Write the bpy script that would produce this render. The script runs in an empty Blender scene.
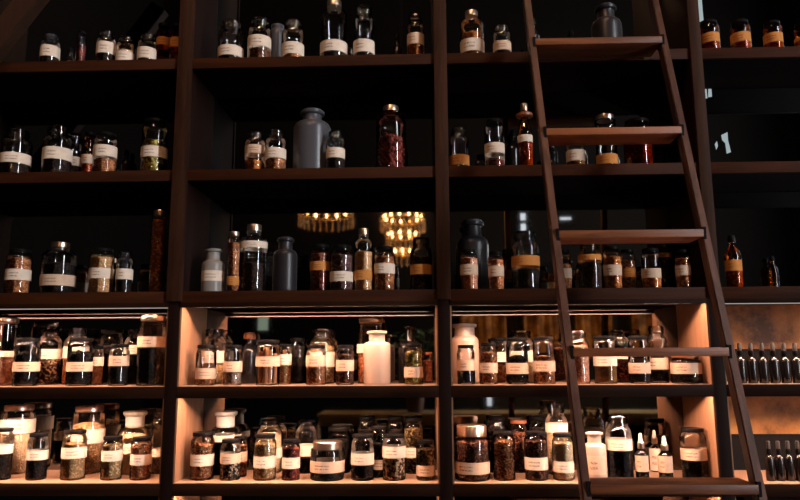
import bpy, bmesh, math, random
from mathutils import Vector, Matrix
from math import pi, sin, cos, radians
random.seed(7)
S = bpy.context.scene
COL = S.collection
EYE, D = 1.5, 2.0                       # eye height, distance from the camera to the shelf front (plane Y = 0)
F, PITCH, YAW, ROLL = 689.3, radians(9.03), radians(1.94), radians(-0.29)
DEPTH = 0.242                           # shelf depth (front plane to mirror)

# ------------------------------------------------------------------ camera maths
def ray(px, py):
    x, y = px - 400.0, -(py - 250.0)
    c, s = cos(ROLL), sin(ROLL)
    x, y = c*x - s*y, s*x + c*y
    fy = F*cos(PITCH) - y*sin(PITCH); uz = F*sin(PITCH) + y*cos(PITCH)
    return (x*cos(YAW) - fy*sin(YAW), x*sin(YAW) + fy*cos(YAW), uz)
def at(px, py, Y):                      # world point seen at a pixel, on the vertical plane at depth Y
    X, Yd, Z = ray(px, py); t = (D + Y)/Yd
    return X*t, EYE + Z*t

# ------------------------------------------------------------------ materials
def newmat(name):
    m = bpy.data.materials.new(name); m.use_nodes = True
    nt = m.node_tree; nt.nodes.clear()
    out = nt.nodes.new('ShaderNodeOutputMaterial')
    return m, nt, out
def N(nt, t, **kw):
    n = nt.nodes.new(t)
    for k, v in kw.items():
        if k.startswith('i_'): n.inputs[k[2:].replace('_', ' ')].default_value = v
        else: setattr(n, k, v)
    return n
def c4(c): return (c[0], c[1], c[2], 1.0)
def L(*h):                               # srgb 0-255 to linear
    return tuple((v/255/12.92 if v/255 <= .04045 else ((v/255+.055)/1.055)**2.4) for v in h)
def ramp(nt, stops, interp='LINEAR'):
    r = nt.nodes.new('ShaderNodeValToRGB'); r.color_ramp.interpolation = interp
    e = r.color_ramp.elements
    while len(e) > 1: e.remove(e[-1])
    e[0].position, e[0].color = stops[0][0], c4(stops[0][1])
    for p, c in stops[1:]:
        q = e.new(p); q.color = c4(c)
    return r
def pbr(name, col, rough=.5, metal=0., spec=.5, **kw):
    m, nt, out = newmat(name)
    b = N(nt, 'ShaderNodeBsdfPrincipled')
    b.inputs['Base Color'].default_value = c4(col); b.inputs['Roughness'].default_value = rough
    b.inputs['Metallic'].default_value = metal; b.inputs['Specular IOR Level'].default_value = spec
    for k, v in kw.items(): b.inputs[k.replace('_', ' ')].default_value = v
    nt.links.new(b.outputs[0], out.inputs[0])
    return m
def wood(name, dark, light, axis='X', rough=.45, scale=1., spec=.3):
    m, nt, out = newmat(name); lk = nt.links.new
    tc = N(nt, 'ShaderNodeTexCoord'); mp = N(nt, 'ShaderNodeMapping')
    st = {'X': (3, 40, 40), 'Y': (40, 3, 40), 'Z': (40, 40, 3)}[axis]
    mp.inputs['Scale'].default_value = [v*scale for v in st]
    n1 = N(nt, 'ShaderNodeTexNoise', i_Scale=1.0, i_Detail=6.0, i_Roughness=.65, i_Distortion=.6)
    mp2 = N(nt, 'ShaderNodeMapping'); mp2.inputs['Scale'].default_value = [v*scale*.12 for v in st]
    n2 = N(nt, 'ShaderNodeTexNoise', i_Scale=1.0, i_Detail=3.0)
    lk(tc.outputs['Object'], mp.inputs[0]); lk(mp.outputs[0], n1.inputs['Vector'])
    lk(tc.outputs['Object'], mp2.inputs[0]); lk(mp2.outputs[0], n2.inputs['Vector'])
    mx = N(nt, 'ShaderNodeMath', operation='MULTIPLY_ADD'); mx.inputs[1].default_value = .55
    ad = N(nt, 'ShaderNodeMath', operation='MULTIPLY'); ad.inputs[1].default_value = .5
    lk(n2.outputs[0], ad.inputs[0]); lk(n1.outputs[0], mx.inputs[0]); lk(ad.outputs[0], mx.inputs[2])
    r = ramp(nt, [(.36, dark), (.68, light)]); lk(mx.outputs[0], r.inputs[0])
    b = N(nt, 'ShaderNodeBsdfPrincipled', i_Roughness=rough); b.inputs['Specular IOR Level'].default_value = spec
    bp = N(nt, 'ShaderNodeBump', i_Strength=.25, i_Distance=.002)
    lk(mx.outputs[0], bp.inputs['Height']); lk(bp.outputs[0], b.inputs['Normal'])
    lk(r.outputs[0], b.inputs['Base Color']); lk(b.outputs[0], out.inputs[0])
    return m
def glass(name, tint, rough=.02, f0=1.5, body=None, cover=0.):
    """thin glass wall: see-through, tinted, with fresnel reflections"""
    m, nt, out = newmat(name); lk = nt.links.new
    tr = N(nt, 'ShaderNodeBsdfTransparent'); tr.inputs[0].default_value = c4(tint)
    gl = N(nt, 'ShaderNodeBsdfGlossy'); gl.inputs['Roughness'].default_value = rough; gl.inputs[0].default_value = (1, 1, 1, 1)
    fr = N(nt, 'ShaderNodeFresnel', i_IOR=f0)
    src = tr
    if body:
        df = N(nt, 'ShaderNodeBsdfDiffuse'); df.inputs[0].default_value = c4(body)
        m1 = N(nt, 'ShaderNodeMixShader'); m1.inputs[0].default_value = cover
        lk(tr.outputs[0], m1.inputs[1]); lk(df.outputs[0], m1.inputs[2]); src = m1
    mx = N(nt, 'ShaderNodeMixShader')
    lk(fr.outputs[0], mx.inputs[0]); lk(src.outputs[0], mx.inputs[1]); lk(gl.outputs[0], mx.inputs[2])
    lk(mx.outputs[0], out.inputs[0])
    return m
def emit(name, col, strength):
    m, nt, out = newmat(name)
    e = N(nt, 'ShaderNodeEmission'); e.inputs[0].default_value = c4(col); e.inputs[1].default_value = strength
    nt.links.new(e.outputs[0], out.inputs[0])
    return m
def grains(c1, c2, scale, bump=.6, c3=None):
    m, nt, out = newmat('contents'); lk = nt.links.new
    tc = N(nt, 'ShaderNodeTexCoord')
    v = N(nt, 'ShaderNodeTexVoronoi'); v.inputs['Scale'].default_value = scale
    lk(tc.outputs['Object'], v.inputs['Vector'])
    sp = N(nt, 'ShaderNodeSeparateColor'); lk(v.outputs['Color'], sp.inputs[0])
    stops = [(0., c1), (.45, c1), (.8, c2)] if c3 is None else [(0., c1), (.4, c2), (.75, c3), (1., c3)]
    r = ramp(nt, stops); lk(sp.outputs[0], r.inputs[0])
    b = N(nt, 'ShaderNodeBsdfPrincipled', i_Roughness=.7); b.inputs['Specular IOR Level'].default_value = .25
    bp = N(nt, 'ShaderNodeBump', i_Strength=bump, i_Distance=.004, invert=True)
    lk(v.outputs['Distance'], bp.inputs['Height']); lk(bp.outputs[0], b.inputs['Normal'])
    lk(r.outputs[0], b.inputs['Base Color']); lk(b.outputs[0], out.inputs[0])
    return m
def paper(name, col, ink):
    m, nt, out = newmat(name); lk = nt.links.new
    tc = N(nt, 'ShaderNodeTexCoord'); sx = N(nt, 'ShaderNodeSeparateXYZ'); lk(tc.outputs['Generated'], sx.inputs[0])
    oi = N(nt, 'ShaderNodeObjectInfo')
    def mth(op, a, b=None):
        n = N(nt, 'ShaderNodeMath', operation=op)
        for i, q in enumerate((a, b)):
            if q is None: continue
            if isinstance(q, (int, float)): n.inputs[i].default_value = q
            else: lk(q, n.inputs[i])
        return n.outputs[0]
    x, z = sx.outputs[0], sx.outputs[2]
    # faint handwriting: two rows of broken strokes at the left of the band
    fr = mth('FRACT', mth('MULTIPLY', z, 3.6))
    rows = mth('MULTIPLY', mth('LESS_THAN', fr, .42), mth('MULTIPLY', mth('GREATER_THAN', z, .28), mth('LESS_THAN', z, .8)))
    wid = mth('MULTIPLY', mth('GREATER_THAN', x, .17), mth('LESS_THAN', x, mth('ADD', mth('MULTIPLY', oi.outputs['Random'], .25), .42)))
    cb = N(nt, 'ShaderNodeCombineXYZ'); lk(mth('MULTIPLY', x, 34.), cb.inputs[0]); lk(mth('MULTIPLY', z, 22.), cb.inputs[1]); lk(mth('MULTIPLY', oi.outputs['Random'], 90.), cb.inputs[2])
    no = N(nt, 'ShaderNodeTexNoise', i_Scale=1.0, i_Detail=2.0); lk(cb.outputs[0], no.inputs['Vector'])
    st = mth('GREATER_THAN', no.outputs[0], .5)
    fac = mth('MULTIPLY', mth('MULTIPLY', rows, wid), mth('MULTIPLY', st, ink))
    n2 = N(nt, 'ShaderNodeTexNoise', i_Scale=60.0, i_Detail=3.0); lk(tc.outputs['Object'], n2.inputs['Vector'])
    r = ramp(nt, [(.3, tuple(v*.86 for v in col)), (.7, col)]); lk(n2.outputs[0], r.inputs[0])
    mx = N(nt, 'ShaderNodeMix', data_type='RGBA'); lk(fac, mx.inputs[0]); lk(r.outputs[0], mx.inputs[6]); mx.inputs[7].default_value = (.06, .035, .03, 1)
    b = N(nt, 'ShaderNodeBsdfPrincipled', i_Roughness=.75); b.inputs['Specular IOR Level'].default_value = .15
    lk(mx.outputs[2], b.inputs['Base Color']); lk(b.outputs[0], out.inputs[0])
    return m
def mottled(name, a, b_, c, scale, rough=.5):
    m, nt, out = newmat(name); lk = nt.links.new
    tc = N(nt, 'ShaderNodeTexCoord')
    n = N(nt, 'ShaderNodeTexNoise', i_Scale=scale, i_Detail=7.0, i_Roughness=.65); lk(tc.outputs['Object'], n.inputs['Vector'])
    r = ramp(nt, [(.30, a), (.47, b_), (.7, c)]); lk(n.outputs[0], r.inputs[0])
    b = N(nt, 'ShaderNodeBsdfPrincipled', i_Roughness=rough); b.inputs['Specular IOR Level'].default_value = .2
    lk(r.outputs[0], b.inputs['Base Color']); lk(b.outputs[0], out.inputs[0])
    return m

M = {}
M['dark_wood'] = wood('dark_stained_wood', (.012, .0034, .0012), (.052, .0145, .0045), 'X', .6, 1., .08)
M['edge'] = wood('dark_edge_timber', (.006, .002, .001), (.022, .0075, .0032), 'X', .6, 1., .05)  # weaker light on the lower edges put in as a darker wood tone
M['board'] = wood('dark_board_underside', (.003, .001, .0006), (.010, .0035, .0016), 'X', .7, 1., .04)  # shade under the upper shelves put into a near-black wood colour
M['facing'] = wood('worn_facing_timber', (.005, .0018, .001), (.055, .021, .010), 'Z', .6, 1., .08)
M['dark_wood_v'] = wood('dark_stained_upright', (.005, .0018, .0011), (.016, .0058, .0034), 'Z', .6, 1., .08)
M['ladder_v'] = wood('ladder_rail_wood', (.014, .005, .003), (.125, .052, .03), 'Z', rough=.42, spec=.25)
M['ladder_h'] = wood('ladder_tread_wood', (.03, .009, .004), (.27, .085, .028), 'X', rough=.45, spec=.3)
M['oak_v'] = wood('pale_liner_wood', (.17, .082, .042), (.29, .155, .088), 'Z', rough=.5)
M['oak'] = wood('pale_shelf_wood', (.22, .13, .085), (.36, .22, .145), 'X', rough=.45)
M['brace'] = wood('brace_timber', (.012, .005, .003), (.04, .016, .008), 'Z', rough=.5)
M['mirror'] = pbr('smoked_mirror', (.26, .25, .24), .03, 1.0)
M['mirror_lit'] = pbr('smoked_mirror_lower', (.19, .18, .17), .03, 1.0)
M['diffuser'] = emit('diffuser_edge', (1., .84, .74), .5)
M['led'] = emit('warm_led', (1.0, .58, .40), 430.)
M['channel'] = pbr('led_channel', (.02, .02, .02), .6)
M['alu'] = pbr('channel_aluminium', (.5, .49, .48), .6)
M['lid_dark'] = pbr('black_lid', (.004, .0035, .0035), .4, 0, .04)
M['lid_metal'] = pbr('copper_lid', (.78, .58, .44), .28, 1.0)
M['lid_orange'] = pbr('amber_lid', (.22, .062, .018), .35)
M['clear'] = glass('clear_glass', (.97, .955, .935))
M['stopper'] = glass('stopper_glass', (.95, .93, .90), .03, 1.6)
M['amber'] = glass('amber_glass', (.72, .34, .10))
M['smoke'] = glass('smoked_glass', (.25, .24, .25))
M['frost'] = glass('frosted_grey_glass', (.35, .36, .38), .3, 1.4, (.075, .075, .085), .8)
M['frostd'] = glass('frosted_dark_glass', (.2, .2, .22), .35, 1.4, (.018, .016, .019), .85)
M['frostl'] = glass('frosted_pale_glass', (.6, .58, .55), .3, 1.4, (.26, .235, .21), .8)
M['frostc'] = glass('frosted_cream_glass', (.8, .78, .72), .3, 1.4, (.62, .58, .52), .7)
M['milk'] = pbr('milk_glass', (.44, .32, .25), .25, 0, .5, Subsurface_Weight=.0)
M['black_glass'] = pbr('black_glass', (.006, .005, .005), .2)
M['cap_grey'] = pbr('dark_cap', (.035, .03, .027), .4)
M['rubber'] = pbr('pale_rubber', (.55, .48, .42), .5)
M['pw'] = paper('cream_paper', (.72, .59, .47), .8)
M['pt'] = paper('tan_paper', (.60, .42, .30), .85)
M['pk'] = paper('kraft_paper', (.52, .205, .05), .8)
M['room'] = pbr('dark_plaster', (.006, .0055, .005), .9, 0, .1)
M['floor'] = wood('dark_floor_boards', (.008, .005, .004), (.02, .012, .008), 'Y', .5)
M['panel'] = mottled('aged_hide_panel', (.03, .011, .003), (.20, .085, .02), (.34, .165, .045), 7.)
M['rung_bracket'] = pbr('black_iron', (.006, .0055, .0055), .7, 0, .05)

# contents: colour pairs, grain size
CT = {
 'brown': ((.20, .085, .04), (.42, .22, .11), 190), 'tan': ((.42, .27, .14), (.66, .46, .27), 230), 'cream': ((.70, .55, .38), (.88, .74, .56), 160),
 'dark': ((.012, .008, .007), (.05, .028, .02), 170), 'black': ((.006, .005, .005), (.014, .010, .009), 90), 'green': ((.16, .15, .035), (.42, .40, .13), 150),
 'red': ((.07, .012, .012), (.22, .05, .035), 150), 'amber': ((.32, .12, .03), (.60, .28, .09), 150), 'purple': ((.05, .03, .035), (.14, .09, .09), 190),
 'orange': ((.40, .15, .06), (.70, .36, .18), 150), 'pink': ((.52, .27, .18), (.76, .50, .38), 150), 'grey': ((.22, .19, .17), (.38, .33, .29), 220),
 'olive': ((.20, .11, .035), (.30, .18, .06), 260), 'pied': ((.012, .009, .008), (.80, .60, .46), 170), 'bead': ((.07, .025, .014), (.80, .58, .38), 140),
 'copper': ((.34, .12, .05), (.62, .30, .14), 160), 'choc': ((.055, .022, .014), (.16, .075, .045), 180), 'mossy': ((.07, .06, .03), (.24, .20, .11), 170),
 'mixed': ((.30, .20, .10), (.72, .56, .36), 170),
}
_cm = {}
def cmat(k):
    if k not in _cm: 
        w = lambda c: (min(.9, c[0]*1.18), c[1]*.96, c[2]*.82)
        if k in ('cream', 'mixed', 'tan'): w = lambda c: (min(.95, c[0]*1.15), c[1]*1.0, c[2]*.86)
        hi = w(CT[k][1]); g_ = min(1.45, .9/max(hi)); hi = tuple(v*g_ for v in hi) if k not in ('black', 'dark', 'olive') else hi
        _cm[k] = grains(w(CT[k][0]), hi, CT[k][2]*1.15, .9)
    return _cm[k]

# ------------------------------------------------------------------ mesh helpers
def link(name, me, mat, parent=None, loc=(0, 0, 0)):
    o = bpy.data.objects.new(name, me); COL.objects.link(o)
    if mat: me.materials.append(mat)
    o.location = loc
    if parent: o.parent = parent
    return o
def finish(bm, name, smooth=True, ang=35):
    bmesh.ops.recalc_face_normals(bm, faces=bm.faces)
    me = bpy.data.meshes.new(name); bm.to_mesh(me); bm.free()
    if smooth:
        me.polygons.foreach_set('use_smooth', [True]*len(me.polygons)); me.set_sharp_from_angle(angle=radians(ang))
    return me
def add_lathe(bm, prof, n=32, cx=0, cy=0, close=False):
    rings = []
    for r, z in prof:
        if r < 1e-6: rings.append([bm.verts.new((cx, cy, z))])
        else: rings.append([bm.verts.new((cx + r*cos(2*pi*i/n), cy + r*sin(2*pi*i/n), z)) for i in range(n)])
    if close: rings.append(rings[0])
    for a, b in zip(rings, rings[1:]):
        for i in range(n):
            j = (i+1) % n
            if len(a) == 1 and len(b) == 1: continue
            if len(a) == 1: bm.faces.new((a[0], b[j], b[i]))
            elif len(b) == 1: bm.faces.new((a[i], a[j], b[0]))
            else: bm.faces.new((a[i], a[j], b[j], b[i]))
def lathe(name, prof, mat, parent, n=32, ang=35, close=False):
    bm = bmesh.new(); add_lathe(bm, prof, n, close=close)
    return link(name, finish(bm, name, True, ang), mat, parent)
def add_box(bm, x0, x1, y0, y1, z0, z1, bev=0.):
    r = bmesh.ops.create_cube(bm, size=1.)
    for v in r['verts']:
        v.co = ((x0+x1)/2 + v.co.x*(x1-x0), (y0+y1)/2 + v.co.y*(y1-y0), (z0+z1)/2 + v.co.z*(z1-z0))
    if bev:
        es = {e for v in r['verts'] for e in v.link_edges}
        bmesh.ops.bevel(bm, geom=list(es), offset=bev, segments=2, affect='EDGES', profile=.5)
def box(name, x0, x1, y0, y1, z0, z1, mat, parent=None, bev=0.):
    bm = bmesh.new(); add_box(bm, x0, x1, y0, y1, z0, z1, bev)
    return link(name, finish(bm, name, bev > 0, 40), mat, parent)
def add_tube(bm, pts, r, n=8):
    from mathutils import Vector
    prev = None
    for i, p in enumerate(pts):
        p = Vector(p); a = Vector(pts[max(i-1, 0)]); b = Vector(pts[min(i+1, len(pts)-1)])
        t = (b-a).normalized(); u = t.orthogonal().normalized() if prev is None else (prev - t*prev.dot(t)).normalized()
        prev = u; w = t.cross(u); rr = r[i] if isinstance(r, (list, tuple)) else r
        ring = [bm.verts.new(p + (u*cos(2*pi*k/n) + w*sin(2*pi*k/n))*rr) for k in range(n)]
        if i:
            for k in range(n): bm.faces.new((last[k], last[(k+1) % n], ring[(k+1) % n], ring[k]))
        else: bm.faces.new(ring[::-1])
        last = ring
    bm.faces.new(last)
def empty(name, loc, label=None, cat=None, group=None):
    o = bpy.data.objects.new(name, None); COL.objects.link(o); o.location = loc; o.empty_display_size = .05
    if label: o['label'] = label
    if cat: o['category'] = cat
    if group: o['group'] = group
    return o
def tag(o, label, cat, group=None):
    o['label'] = label; o['category'] = cat
    if group: o['group'] = group
    return o
def struct(o): o['kind'] = 'structure'; return o

# ------------------------------------------------------------------ shelving unit
POST = [(-1.575, -1.540), (-.7495, -.7135), (.0405, .0765), (.812, .847), (1.60, 1.64)]
TOP = {1: .927+EYE, 2: .570+EYE, 3: .201+EYE, 4: -.073+EYE, 5: -.342+EYE, 6: -.62+EYE}
TH = .034
unit = empty('shelving_unit', (0, 0, 0), 'tall dark timber shelving with smoked mirror back and lit lower shelves', 'shelving')
for a, b in POST: box('upright', a, b, 0., DEPTH+.02, 0, 3.0, M['dark_wood_v'], unit, .002)
# thicker timber facing on the upper half of the uprights
for (a, b), (da, db) in zip(POST[1:4], [(-.004, .006), (-.002, .002), (0., .0)]):
    box('upright_facing', a+da, b+db, -.012, .001, TOP[3]-.03, 3.0, M['facing'], unit, .002)
for k in range(4):
    x0, x1 = POST[k][1], POST[k+1][0]
    for r in range(1, 7):
        lit = r >= 4
        if not lit:
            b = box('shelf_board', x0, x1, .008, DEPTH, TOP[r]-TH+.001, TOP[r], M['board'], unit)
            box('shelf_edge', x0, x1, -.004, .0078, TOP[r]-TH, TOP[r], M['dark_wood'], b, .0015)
        else:
            b = box('shelf_board', x0, x1, .0062, DEPTH, TOP[r]-.022, TOP[r], M['oak'], unit)
            box('shelf_edge', x0, x1, -.001, .0065, TOP[r]-TH, TOP[r]-.0012, M['edge'], b, .001)
    box('top_board', x0, x1, 0, DEPTH, 2.96, 3.0, M['dark_wood'], unit)
    for r in range(1, 7):
        zb, zt = TOP[r], (TOP[r-1]-TH if r > 1 else 2.96)
        if r == 6: zb -= .1
        if k == 3 and r in (4, 5):
            zm = zb + (zt-zb)*(.42 if r == 4 else .46)
            box('hide_panel', x0, x1, DEPTH, DEPTH+.006, zm, zt, M['panel'], unit); box('back_board', x0, x1, DEPTH, DEPTH+.006, zb, zm, M['rung_bracket'], unit)  # black lower part paints in the shade below the lit panel
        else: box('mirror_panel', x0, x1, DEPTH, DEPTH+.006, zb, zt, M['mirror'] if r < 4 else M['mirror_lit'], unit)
    # lighting channels under shelves 3, 4, 5
    for r in (3, 4, 5):
        zu = TOP[r]-TH+ (.0 if r == 3 else .012)
        ch = box('led_channel', x0, x1, .0305, .0325, TOP[r]-TH+(-.0112 if r == 3 else .003), zu, M['channel'], unit)
        if r == 3: box('shelf_lip', x0, x1, -.004, .006, TOP[r]-TH-.013, TOP[r]-TH+.001, M['edge'], unit, .001); 
        if r == 3 and k in (0, 3): box('light_diffuser', x0+.002, x1-.002, .001, .0055, TOP[r]-TH-.0148, TOP[r]-TH-.0131, M['diffuser'], ch)  # glowing strip painted in for the glint along the lip's lower edge
        if r == 3: box('channel_face', x0, x1, .0062, .0075, TOP[r]-TH-.0125, TOP[r]-TH, M['alu'], ch)
        bm = bmesh.new(); z = zu-.0012
        vs = [bm.verts.new(p) for p in ((x0+.028, .009, z), (x0+.028, .0175, z), (x1-.028, .0175, z), (x1-.028, .009, z))]
        bm.faces.new(vs)
        me = bpy.data.meshes.new('led_strip'); bm.to_mesh(me); bm.free()
        if me.polygons[0].normal.z > 0: me.flip_normals()
        link('led_strip', me, M['led'], ch)
    # pale liners on the lit compartments' sides
    for r in (4, 5, 6):
        z0 = TOP[r]+.0005 if r < 6 else TOP[r]-.1
        z1 = TOP[r-1]-TH
        box('side_liner', x0, x0+.004, .004, DEPTH-.001, z0, z1, M['oak_v'], unit)
        box('side_liner', x1-.004, x1, .004, DEPTH-.001, z0, z1, M['oak_v'], unit)
box('kickboard', POST[0][0], POST[4][1], .0, .02, 0, TOP[6]-.12, M['dark_wood'], unit)

# diagonal timber brace at the upper left
bm = bmesh.new()
def P3(px, py, Y): x, z = at(px, py, Y); return (x, Y, z)
pa, pb = at(33, 0, -.03), at(-16, 62, -.03)
dx, dz = pa[0]-pb[0], pa[1]-pb[1]; ln = math.hypot(dx, dz); ux, uz = dx/ln, dz/ln
gl = (pb[1]-.03)/uz; A = (pb[0]-ux*gl, pb[1]-uz*gl); B = (pa[0]+ux*.32, pa[1]+uz*.32); hw = .034
vs = []
for (x, z) in (A, B):
    for sx, y in ((-1, -.058), (1, -.058), (1, -.0125), (-1, -.0125)):
        vs.append(bm.verts.new((x - uz*hw*sx*-1, y, z + ux*hw*sx*-1)))
for f in ((0, 1, 2, 3), (7, 6, 5, 4), (0, 4, 5, 1), (1, 5, 6, 2), (2, 6, 7, 3), (3, 7, 4, 0)): bm.faces.new([vs[i] for i in f])
bmesh.ops.recalc_face_normals(bm, faces=bm.faces)
bmesh.ops.bevel(bm, geom=list(bm.edges), offset=.003, segments=2, affect='EDGES')
tag(link('timber_brace', finish(bm, 'timber_brace'), M['brace']), 'dark diagonal timber brace across the upper corner of the left bay', 'brace')

# ------------------------------------------------------------------ ladder
lad = empty('library_ladder', (.533, -.72, 0), 'tall brown wooden library ladder leaning against the shelves', 'ladder')
LX0, LXS, LA, LB, LL = .533, -.024, -.339, .256, .362
def lad_pt(z): return LX0 + LXS*z, LA + LB*z           # z relative to the eye
def rail(side):
    bm = bmesh.new(); w, d = .020, .034
    ends = []
    for z in (-1.5+.0, 1.07):
        x, y = lad_pt(z); x += side*(LL/2 + w/2 - .003)
        ends.append([bm.verts.new((x - .533 + sx*w/2, y + .72 + sy, z + EYE)) for sx, sy in ((-1, -.004), (1, -.004), (1, d-.004), (-1, d-.004))])
    a, b = ends
    bm.faces.new(a[::-1]); bm.faces.new(b)
    for i in range(4): bm.faces.new((a[i], a[(i+1) % 4], b[(i+1) % 4], b[i]))
    bmesh.ops.bevel(bm, geom=list(bm.edges), offset=.0025, segments=2, affect='EDGES')
    return link('rail', finish(bm, 'rail'), M['ladder_v'], lad)
rails = [rail(-1), rail(1)]
for i in range(8):
    z = .904 - .2965*i
    if z < -1.45: break
    x, y = lad_pt(z); tz = .020
    t = box('tread', x-.533-LL/2, x-.533+LL/2, y+.72-.010, y+.72+.088, z+EYE-tz/2, z+EYE+tz/2, M['ladder_h'], lad, .002)
    for s in (-1, 1):
        xx = x-.533 + s*(LL/2 + .002)
        box('bracket', xx-.0045, xx+.0045, y+.72-.008, y+.72+.03, z+EYE-.016, z+EYE+.016, M['rung_bracket'], t)

# ------------------------------------------------------------------ jars
ROWN = {1: 'top shelf', 2: 'second shelf', 3: 'third shelf', 4: 'upper lit shelf', 5: 'lower lit shelf'}
BAYN = {'A': 'left bay', 'B': 'centre bay', 'C': 'ladder bay', 'D': 'right bay'}
BAYI = {'A': 0, 'B': 1, 'C': 2, 'D': 3}
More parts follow.
